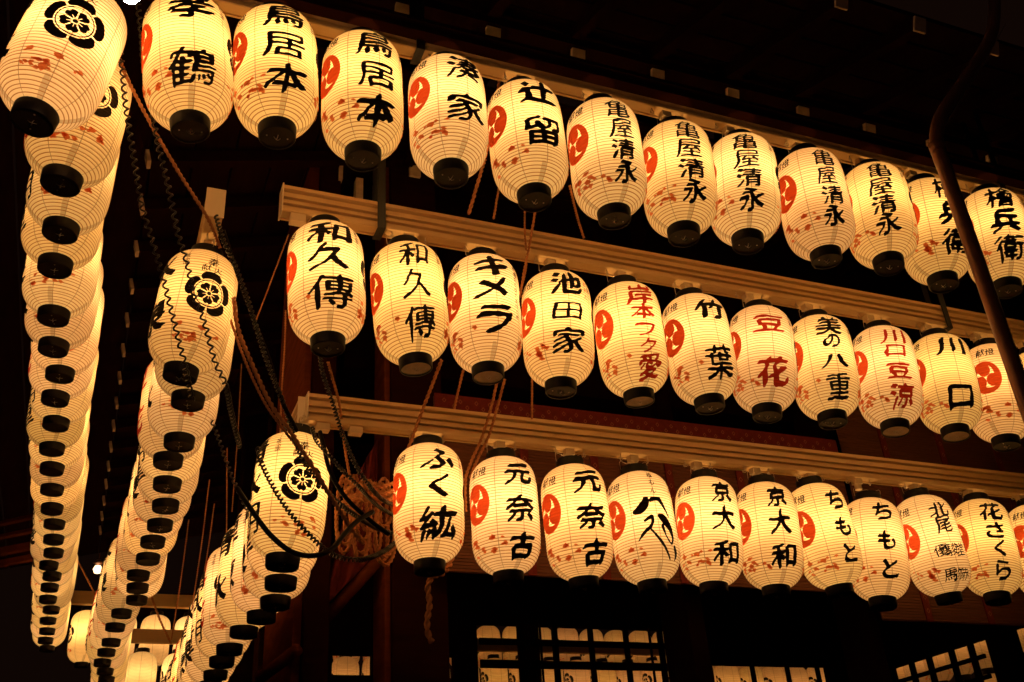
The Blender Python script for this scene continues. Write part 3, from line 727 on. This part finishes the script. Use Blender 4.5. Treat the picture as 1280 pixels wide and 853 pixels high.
# red cloth bunched behind the ropes
cl = MB(); pts = [(415, 748), (470, 690), (472, 556), (440, 600), (418, 660)]
nU, nV = 26, 20; vs_ = []
for i in range(nU):
    u = i / (nU - 1)
    for j in range(nV):
        v = j / (nV - 1)
        lx = 418 + 22 * u + 18 * u * u; top = np.array([443 + 29 * v, 600 - 50 * v]); bot = np.array([396 + 74 * v, 768 - 75 * v])
        q = top * (1 - u) + bot * u; P = at(q[0], q[1], 1, YH + .06 + .022 * math.sin(v * 15 + u * 3)); vs_.append(P)
cl.add(vs_, [(i * nV + j, i * nV + j + 1, (i + 1) * nV + j + 1, (i + 1) * nV + j) for i in range(nU - 1) for j in range(nV - 1)])
o = build('drawn_curtain', cl, M_BROCADE, None, smooth=True); sd = o.modifiers.new('thick', 'SOLIDIFY'); sd.thickness = .004
tag(o, 'dark red patterned curtain gathered beside the post under the bottom rail', 'curtain')

# far wall of the hall with openings; side wall with lattice
YW = 9.3
def wall_with_holes(name, holes, a_lo, a_hi, z_lo, z_hi, axis, fixed, thick, m_):
    xs = sorted({a_lo, a_hi, *[h[0] for h in holes], *[h[1] for h in holes]})
    for a, b in zip(xs[:-1], xs[1:]):
        hs = sorted([(h[2], h[3]) for h in holes if h[0] <= a + 1e-6 and h[1] >= b - 1e-6]); z = z_lo
        for lo, hi in hs + [(z_hi, z_hi)]:
            if lo > z + 1e-3:
                mb = MB()
                if axis == 'X': mb.box((a, fixed, z), (b, fixed + thick, lo))
                else: mb.box((fixed, a, z), (fixed + thick, b, lo))
                hp(name, mb, m_)
            z = max(z, hi)
def rectY(px0, py0, px1, py1, Y):
    a = at(px0, (py0 + py1) / 2, 1, Y)[0]; b = at(px1, (py0 + py1) / 2, 1, Y)[0]; c = (px0 + px1) / 2
    return (float(a), float(b), float(at(c, py1, 1, Y)[2]), float(at(c, py0, 1, Y)[2]))
HA = rectY(415, 818, 465, 844, YW); HBx = rectY(539, 820, 568, 848, YW); HC = rectY(598, 784, 868, 890, YW); HD = rectY(895, 832, 1040, 890, YW)
wall_with_holes('wall_board', [HA, HBx, HC, HD], 1.05, 8.2, .7, 4.3 + E, 'X', YW, .08, M_BLACKWOOD)
# lattice bars of the large opening
def barZ(px, t_=.055, h=HC):
    X = X_at(px, 810, YW); mb = MB(); mb.box((X - t_ / 2, YW - .045, h[2]), (X + t_ / 2, YW - .008, h[3])); hp('lattice_bar', mb, M_BLACKWOOD)
for px, t_ in ((649, .05), (675, .012), (693, .055), (738, .05), (782, .05), (825, .055), (812, .012)): barZ(px, t_)
for py, t_ in ((807, .06), (834, .075)):
    Z = Z_at(730, py, YW); mb = MB(); mb.box((HC[0], YW - .075, Z - t_ / 2), (HC[1], YW - .047, Z + t_ / 2)); hp('lattice_rail', mb, M_BLACKWOOD)
X_a, X_b = X_at(649, 810, YW), X_at(673, 810, YW)
mb = MB(); mb.box((X_a, YW - .03, HC[2]), (X_b, YW - .006, HC[3])); hp('lattice_panel', mb, M_WOOD)
for px in (934, 977, 1014): barZ(px, .04, HD)
XW = 8.2
pY = lambda px, py: at(px, py, 0, XW)
p0, p1 = pY(1240, 830), pY(1108, 843)
zt = float(pY(1175, 816)[2]); zb = zt - .85
HR = (float(p0[1]), float(p1[1]), zb, zt); q0 = float(pY(1300, 800)[1]); q1 = float(pY(1267, 800)[1])
wall_with_holes('side_wall_board', [HR, (q0, q1, zb, zt)], 4.9, YW, .7, 4.3 + E, 'Y', XW, .08, M_BLACKWOOD)
for f_ in (.12, .30, .52, .70, .90):
    Y = HR[0] + (HR[1] - HR[0]) * f_; mb = MB(); mb.box((XW - .045, Y - .03, zb), (XW - .008, Y + .03, zt)); hp('lattice_bar', mb, M_BLACKWOOD)
for dz in (.17, .36, .55):
    mb = MB(); mb.box((XW - .075, HR[0], zt - dz - .02), (XW - .047, HR[1], zt - dz + .02)); hp('lattice_rail', mb, M_BLACKWOOD)
mb = MB(); mb.box((.95, YH + .5, 4.3 + E), (8.3, 9.4, 4.4 + E)); hp('ceiling', mb, M_BLACKWOOD)
mb = MB(); mb.box((.7, 4.1, .55), (8.6, 9.7, .7)); hp('floor_deck', mb, M_WOOD)
mb = MB(); mb.box((.9, 4.3, .0), (8.4, 9.5, .549)); hp('plinth', mb, M_STONE)
for (xa_, ya, xb_, yb) in ((511, 188, 524, 221), (444, 226, 453, 250), (423, 208, 428, 226)):
    a_ = at(xa_, yb, 1, YH); b_ = at(xb_, ya, 1, YH); mb = MB(); mb.box((a_[0], YH - .02, a_[2]), (b_[0], YH + .04, b_[2])); hp('beam_tip', mb, M_WHITE)
for px, Yp in ((302, 6.6), (268, 8.0)):   # further posts down the side of the hall
    X = 1.0; mb = MB(); mb.box((X, Yp, .7), (X + .2, Yp + .2, 4.3 + E)); hp('post', mb, M_BLACKWOOD)
# ------------------------------------------------------------------ blinds behind the bottom rail
YBd = 4.30
def blind(xa, xb, z_top, z_bot, label, bands, top_band=.12):
    root = empty('bamboo_blind', (xa, YBd, z_top)); tag(root, label, 'blind', 'bamboo blinds behind the bottom rail')
    mb = MB()
    n = int((z_top - z_bot) / .016)
    for k in range(n):
        z = z_top - .008 - k * .016; mb.box((xa, YBd, z - .0068), (xb, YBd + .008, z + .0068))
    s = build('blind_slats', mb, M_BLIND, root); s['kind'] = 'stuff'
    mb = MB(); mb.box((xa + .005, YBd + .0082, z_bot), (xb - .005, YBd + .011, z_top)); build('backing_cloth', mb, M_BLIND, root)
    def diamonds(mbd, x, z, r, y):
        for sc_, in ((1.,),):
            o = [(x, z + r), (x + r * .8, z), (x, z - r), (x - r * .8, z)]; i_ = [(x, z + r * .72), (x + r * .58, z), (x, z - r * .72), (x - r * .58, z)]
            mbd.add([(a, y, b) for a, b in o + i_], [(0, 1, 5, 4), (1, 2, 6, 5), (2, 3, 7, 6), (3, 0, 4, 7)])
    if top_band:
        mb = MB(); mb.box((xa, YBd - .012, z_top - top_band), (xb, YBd - .002, z_top + .01)); b = build('brocade_band', mb, M_BROCADE, root)
        mb = MB(); k = 0; x = xa + .05
        while x < xb - .03:
            for j, dz in enumerate((.025, .055, .085)):
                if (k + j) % 2 == 0: diamonds(mb, x, z_top - dz, .013, YBd - .0135)
            x += .036 if k % 3 else .05; k += 1
        build('diamond_weave', mb, M_GOLD, b)['kind'] = 'stuff'
    for x in bands:
        mb = MB(); mb.box((x - .022, YBd - .009, z_bot), (x + .022, YBd - .001, z_top - top_band)); b = build('brocade_strip', mb, M_BROCADE, root)
        mb = MB(); z = z_top - top_band - .03
        while z > z_bot + .03: diamonds(mb, x, z, .015, YBd - .0105); z -= .075
        build('diamond_weave', mb, M_GOLD, b)['kind'] = 'stuff'
    return root
zt1 = Z_at(640, 506, YBd); zb1 = Z_at(700, 722, YBd)
xa = X_at(545, 600, YBd); xm = X_at(1045, 560, YBd); xm2 = X_at(1052, 560, YBd)
blind(xa, xm, zt1, zb1, 'red-brown bamboo blind with a diamond brocade top, behind the left lanterns of the bottom rail', [X_at(p, 575, YBd) for p in (655, 742, 833, 920, 1003)])
zt2 = Z_at(1150, 470, YBd) ; zb2 = Z_at(1100, 775, YBd)
blind(xm2, X_at(1420, 560, YBd), zt2, zb2, 'taller red-brown bamboo blind at right, reaching above the bottom rail', [X_at(p, 560, YBd) for p in (1105, 1175, 1243, 1305)], 0)

# ------------------------------------------------------------------ drainpipe
q = at(1165, 190, 1, 2.3); PX = float(q[0]) + .03
top = [at(1240, -40, 1, 2.10), at(1243, 15, 1, 2.10), at(1236, 52, 1, 2.10), at(1210, 95, 1, 2.09), at(1186, 130, 1, 2.09), at(1173, 155, 1, 2.08), at(1172, 185, 1, 2.08)]
end = top[-1]; PX, PY = float(end[0]), float(end[1])
path = smooth_path(top + [np.array([PX, PY, z]) for z in np.linspace(float(end[2]) - .15, .0, 12)], .03)
pipe = empty('drainpipe', (PX, PY, 0)); tag(pipe, 'brown metal drainpipe with two bends, crossing in front of the lanterns at right', 'drainpipe')
mb = MB(); mb.tube(path, .0265, 20); build('pipe', mb, M_PIPE, pipe, smooth=True)
for k, q in ((0, path[np.argmin(abs(path[:, 2] - float(at(1172, 185, 1, 2.08)[2])))]), (1, np.array([PX, PY, 2.6]))):
    mb = MB(); mb.tube([q + [0, 0, -.02], q + [0, 0, .02]], .030, 20); build('pipe_collar', mb, M_PIPE, pipe, smooth=True)
mb = MB(); mb.tube([at(1257, 30, 1, 2.08), at(1230, 80, 1, 2.08), at(1200, 125, 1, 2.08), at(1181, 158, 1, 2.08)], .0022, 6); build('pipe_wire', mb, M_WIRE, pipe)

# ------------------------------------------------------------------ cords and ropes
def px_path(lst): return smooth_path([at(x, y, 1, Y) for x, y, Y in lst], .01)
def coil(lst, label, rad_=.0062, pitch=.026, th=.0036, group='coiled black cords by the corner'):
    p = px_path(lst); mb = MB(); mb.tube(helix_along(p, rad_, pitch, per=10), th, 5)
    o = build('coiled_cord', mb, M_COIL, None, smooth=True); tag(o, label, 'cord', group); return o
coil([(136,-25,2.75),(142,15,2.75),(150,60,2.76),(157,130,2.8),(168,200,2.86),(178,260,2.92),(190,300,2.98),(203,345,3.02),(212,380,3.05),(222,420,3.08),(231,456,3.12),(240,500,3.3)], 'coiled black cord falling over the left half of the nearest middle side lantern', .0075, .030)
coil([(172,-25,2.78),(173,10,2.78),(177,45,2.8),(180,85,2.8),(190,140,2.84),(200,190,2.88),(212,240,2.92),(222,290,2.97),(234,330,3.0),(243,370,3.03),(256,405,3.06),(268,450,3.1),(282,482,3.15),(290,520,3.4),(300,560,3.7)], 'coiled black cord crossing the flower crest of the nearest middle side lantern', .0075, .030)
coil([(270,270,3.2),(279,300,3.2),(294,333,3.25),(308,370,3.3),(320,408,3.35),(333,450,3.4),(347,486,3.45),(358,515,3.5),(370,553,3.52),(382,581,3.53),(402,606,3.55),(420,626,3.58),(445,645,3.7),(470,660,3.95),(492,668,4.06)], 'coiled black cord sloping from the square rail end to the rope bundle', .0065, .018, .0045)
coil([(322,560,3.5),(328,581,3.48),(340,606,3.46),(360,638,3.45),(382,664,3.46),(405,686,3.5),(428,698,3.55),(455,699,3.6),(480,689,3.85),(496,676,4.0),(512,655,4.08)], 'coiled black cord looping under the nearest bottom side lantern', .0068, .017, .0042)
coil([(400,440,3.4),(402,460,3.42),(408,481,3.45),(417,508,3.5),(425,534,3.55),(433,556,3.6),(445,582,3.64),(462,608,3.68),(480,626,3.9),(498,632,4.03),(515,630,4.08)], 'coiled black cord dropping from the first middle front lantern past the rail', .0062, .015, .0040)
coil([(390,535,3.7),(396,552,3.66),(412,570,3.64),(428,588,3.64),(448,608,3.68),(472,632,3.88),(498,648,4.06)], 'short coiled black cord below the connector boxes', .0055, .015, .0038)
coil([(262,520,4.2),(272,545,4.2),(290,596,4.2),(307,633,4.2),(318,655,4.2)], 'dim coiled black cord hanging behind the middle side lanterns', .007, .026)
def plain(lst, r, label, m_=M_CABLE, name='power_cable', cat='cable', group=None):
    mb = MB(); mb.tube(px_path(lst), r, 9); o = build(name, mb, m_, None, smooth=True); tag(o, label, cat, group); return o
plain([(296,610,3.6),(320,646,3.5),(340,671,3.46),(365,690,3.44),(392,695,3.46),(415,686,3.5),(432,666,3.56),(447,651,3.62),(466,640,3.68)], .0095, 'thick black cable sagging across the nearest bottom side lantern')
plain([(279,288,3.25),(300,352,3.3),(318,402,3.36),(335,446,3.42),(352,500,3.48),(372,540,3.52)], .008, 'thick black cable alongside the coiled cord by the rail end')
plain([(400,540,3.72),(405,560,3.68),(413,590,3.66),(432,622,3.66),(462,650,3.7),(486,668,3.74)], .009, 'black cable hanging from the corner of the bottom rail')
def rope(lst, label, r=.0065, strands=2, group='brown ropes around the rails', m_=M_ROPE):
    p = px_path(lst) if not isinstance(lst, np.ndarray) else lst; mb = MB()
    for s in range(strands): mb.tube(helix_along(p, r * .55, r * 6, 2 * math.pi * s / strands, 7), r * .62, 5)
    o = build('rope', mb, m_, None, smooth=True); tag(o, label, 'rope', group); return o
rope([(148,70,2.9),(160,100,2.9),(190,158,2.95),(225,218,3.05),(259,272,3.12),(275,310,3.3)], 'brown rope slanting behind the top corner lanterns to the square rail end')
rope([(292,372,3.5),(298,412,3.5),(318,462,3.5),(340,508,3.5),(362,538,3.5),(385,575,3.5),(402,602,3.52),(425,640,3.6),(446,672,3.7)], 'brown rope passing in front of the nearest bottom side lantern', .0085)
rope([(288,400,3.55),(308,455,3.55),(330,502,3.55),(352,534,3.56),(372,560,3.62)], 'second brown rope strand just left of the thicker one', .0055)
rope([(606,200,3.1),(602,213,3.1),(594,240,3.15),(586,268,3.2)], 'rope pair dropping to the middle rail under the fourth top lantern', .0075)
rope([(625,90,2.9),(622,120,2.95)], 'short rope end between the fourth and fifth top lanterns')
rope([(625,228,3.1),(621,250,3.15),(617,274,3.2)], 'thin rope left of the fifth top lantern reaching the middle rail', .005)
rope([(670,258,3.1),(663,300,3.2),(655,340,3.34),(650,372,3.4)], 'rope crossing the middle rail below the fifth top lantern', .0055)
rope([(656,262,3.1),(656,290,3.2),(658,330,3.34),(652,360,3.4)], 'thin rope beside the crossing rope below the fifth top lantern', .0045)
rope([(712,232,2.95),(718,258,3.05),(724,280,3.15),(730,298,3.2)], 'rope tied to the middle rail under the sixth top lantern', .0055)
rope([(552,450,3.6),(540,482,3.7),(527,516,3.76),(516,546,3.80),(508,566,3.84)], 'dark rope slanting over the bottom rail below the second middle lantern', .0075)
rope([(580,460,3.85),(573,488,3.9),(567,515,3.92)], 'rope dropping behind the bottom rail between two middle lanterns', .006)
rope([(621,478,3.65),(614,510,3.72),(602,548,3.76),(590,575,3.82),(582,600,3.9),(582,640,3.95)], 'left strand of the rope pair wrapped over the bottom rail', .0065)
rope([(631,474,3.65),(622,508,3.72),(611,545,3.76),(598,572,3.82),(587,598,3.9)], 'right strand of the rope pair wrapped over the bottom rail', .0065)
rope([(665,474,3.7),(665,500,3.78),(665,524,3.83)], 'rope and shackle standing on the bottom rail under the fourth middle lantern', .005)
rope([(410,453,3.6),(416,475,3.7),(424,505,3.78),(431,560,3.95),(440,610,3.95)], 'brown rope hanging below the first middle front lantern', .006)
rope([(361,293,3.5),(345,335,3.6),(330,375,3.7),(318,406,3.75)], 'thin taut rope running down left from the end of the middle rail', .003)
rope([(357,388,3.9),(356,430,4.0),(352,493,4.1),(350,553,4.15)], 'thin upright rope left of the bottom rail corner', .004)
for k, (xa_, ya, xb_, yb) in enumerate(((302,455,290,640),(268,630,250,745),(262,600,240,760),(284,560,280,800),(236,650,214,800))):
    rope([(xa_, ya, 5.5), ((xa_ + xb_) / 2 + 1, (ya + yb) / 2, 5.6), (xb_, yb, 5.7)],
         ['taut dim line nearest the side posts', 'taut dim line between the middle and bottom side rows', 'taut dim line just behind the middle side row', 'longest dim line beside the hall post', 'dim line above the far lanterns'][k], .0035)
rope([(95,697,9.5),(107,720,9.5),(121,748,9.5)], 'slanting line by the small bright lamp', .007, 2)
rope([(188,742,9.2),(200,775,9.2),(214,805,9.2)], 'slanting line in front of the far top lanterns', .009, 2)
# rope bundle on the post
hk = empty('rope_bundle', tuple(at(460, 640, 1, 4.05))); tag(hk, 'coils of brown rope knotted on the post beneath the bottom rail corner', 'rope')
prs = random.Random(11)
for k in range(15):
    cx_, wd_, dp = prs.uniform(426, 482), prs.uniform(4, 12), prs.uniform(60, 100); y0 = 604 + prs.uniform(-12, 18); Y = 3.98 + .012 * k
    pth = [at(cx_ + wd_ * math.sin(a) * (1 - .25 * math.cos(a)), y0 + dp * (.5 - .5 * math.cos(a)), 1, Y + .02 * math.sin(a)) for a in np.linspace(0, 2 * math.pi, 18)]
    p = smooth_path(pth, .012); mb = MB()
    for s in range(2): mb.tube(helix_along(p, .0042, .045, math.pi * s, 7), .0052, 5)
    build('rope_loop', mb, M_ROPE, hk, smooth=True)
for k in range(3):
    y0 = 612 + 9 * k; pth = [at(428, y0 + 8, 1, 4.0), at(445, y0 - 4 + prs.uniform(-3, 3), 1, 3.93), at(465, y0 + prs.uniform(-5, 5), 1, 3.92), at(488, y0 - 6, 1, 3.95), at(505, y0 - 14, 1, 4.05)]
    p = smooth_path(pth, .012); mb = MB()
    for s in range(2): mb.tube(helix_along(p, .005, .05, math.pi * s, 7), .006, 5)
    build('rope_wrap', mb, M_ROPE, hk, smooth=True)
rope([(566,690,4.05),(562,706,4.03),(553,717,4.0),(540,722,3.98),(535,735,3.98),(537,755,3.98),(534,778,3.98),(536,795,3.98),(540,803,3.98)], 'thick twisted rope end hanging under the first bottom front lantern', .0125)

# ------------------------------------------------------------------ beyond: lamp, slatted eave at left, ground
q = at(122, 712, 1, 12.0); mb = MB()
mb.lathe([(.002, -.05), (.032, -.04), (.05, 0), (.032, .04), (.002, .05)], 16)
lm = bpy.data.materials.new('lit globe'); lm.use_nodes = True; n_ = lm.node_tree.nodes; e_ = n_.new('ShaderNodeEmission'); e_.inputs[0].default_value = (1, .62, .3, 1); e_.inputs[1].default_value = 4
lm.node_tree.links.new(e_.outputs[0], n_['Material Output'].inputs[0])
lp = empty('hanging_lamp', tuple(q)); tag(lp, 'small bright globe lamp far off between the two side rows', 'lamp')
o = obj('globe', mb.mesh('globe', lm, True), lp)
mb = MB(); mb.lathe([(.03, .06), (.06, .075), (.02, .11)], 14); mb.tube([(0, 0, .11), (0, 0, .8)], .006, 6); obj('lamp_cap', mb.mesh('lamp_cap', M_PIPE, True), lp)
q = at(164, -9, 1, 1.7); mb = MB(); mb.lathe([(.001, -.024), (.015, -.020), (.024, 0), (.015, .020), (.001, .024)], 16)
bm_ = lm.copy(); bm_.name = 'lit bulb'; bm_.node_tree.nodes['Emission'].inputs[0].default_value = (1, .50, .24, 1); bm_.node_tree.nodes['Emission'].inputs[1].default_value = 620
fl = empty('eave_lamp', tuple(q)); tag(fl, 'glaring bare bulb at the top edge between the first corner lanterns', 'lamp')
obj('bulb_glass', mb.mesh('bulb_glass', bm_, True), fl)
mb = MB(); mb.lathe([(.012, .0205), (.016, .026), (.016, .060), (.006, .072)], 14); mb.tube([(0, 0, .07), (0, .05, 1.2)], .004, 6); obj('lamp_holder', mb.mesh('lamp_holder', M_PIPE, True), fl)
nb = empty('slatted_eave', tuple(at(20, 670, 1, 9.0))); tag(nb, 'dim red-brown slatted eave beyond the top side lanterns at far left', 'eave')
for (xa_, ya, xb_, yb, t_) in ((-60, 668, 42, 646, .03), (-60, 684, 42, 663, .03), (-60, 702, 42, 682, .06), (-60, 716, 42, 697, .05)):
    mb = MB(); mb.bar(at(xa_, ya, 1, 9.2), at(xb_, yb, 1, 9.0), .05, t_); build('eave_slat', mb, M_RED, nb)
mb = MB(); mb.bar(at(86, 764, 1, 13.), at(248, 758, 1, 13.), .1, .3); o = build('far_beam', mb, M_WOOD); tag(o, 'dark horizontal timber beam behind the far top lanterns', 'beam')
mb = MB(); mb.add([(-60, -30, 0), (80, -30, 0), (80, 120, 0), (-60, 120, 0)], [(0, 1, 2, 3)]); o = build('ground', mb, M_GROUND); tag(o, 'gravel ground around the hall', 'ground', kind='structure')
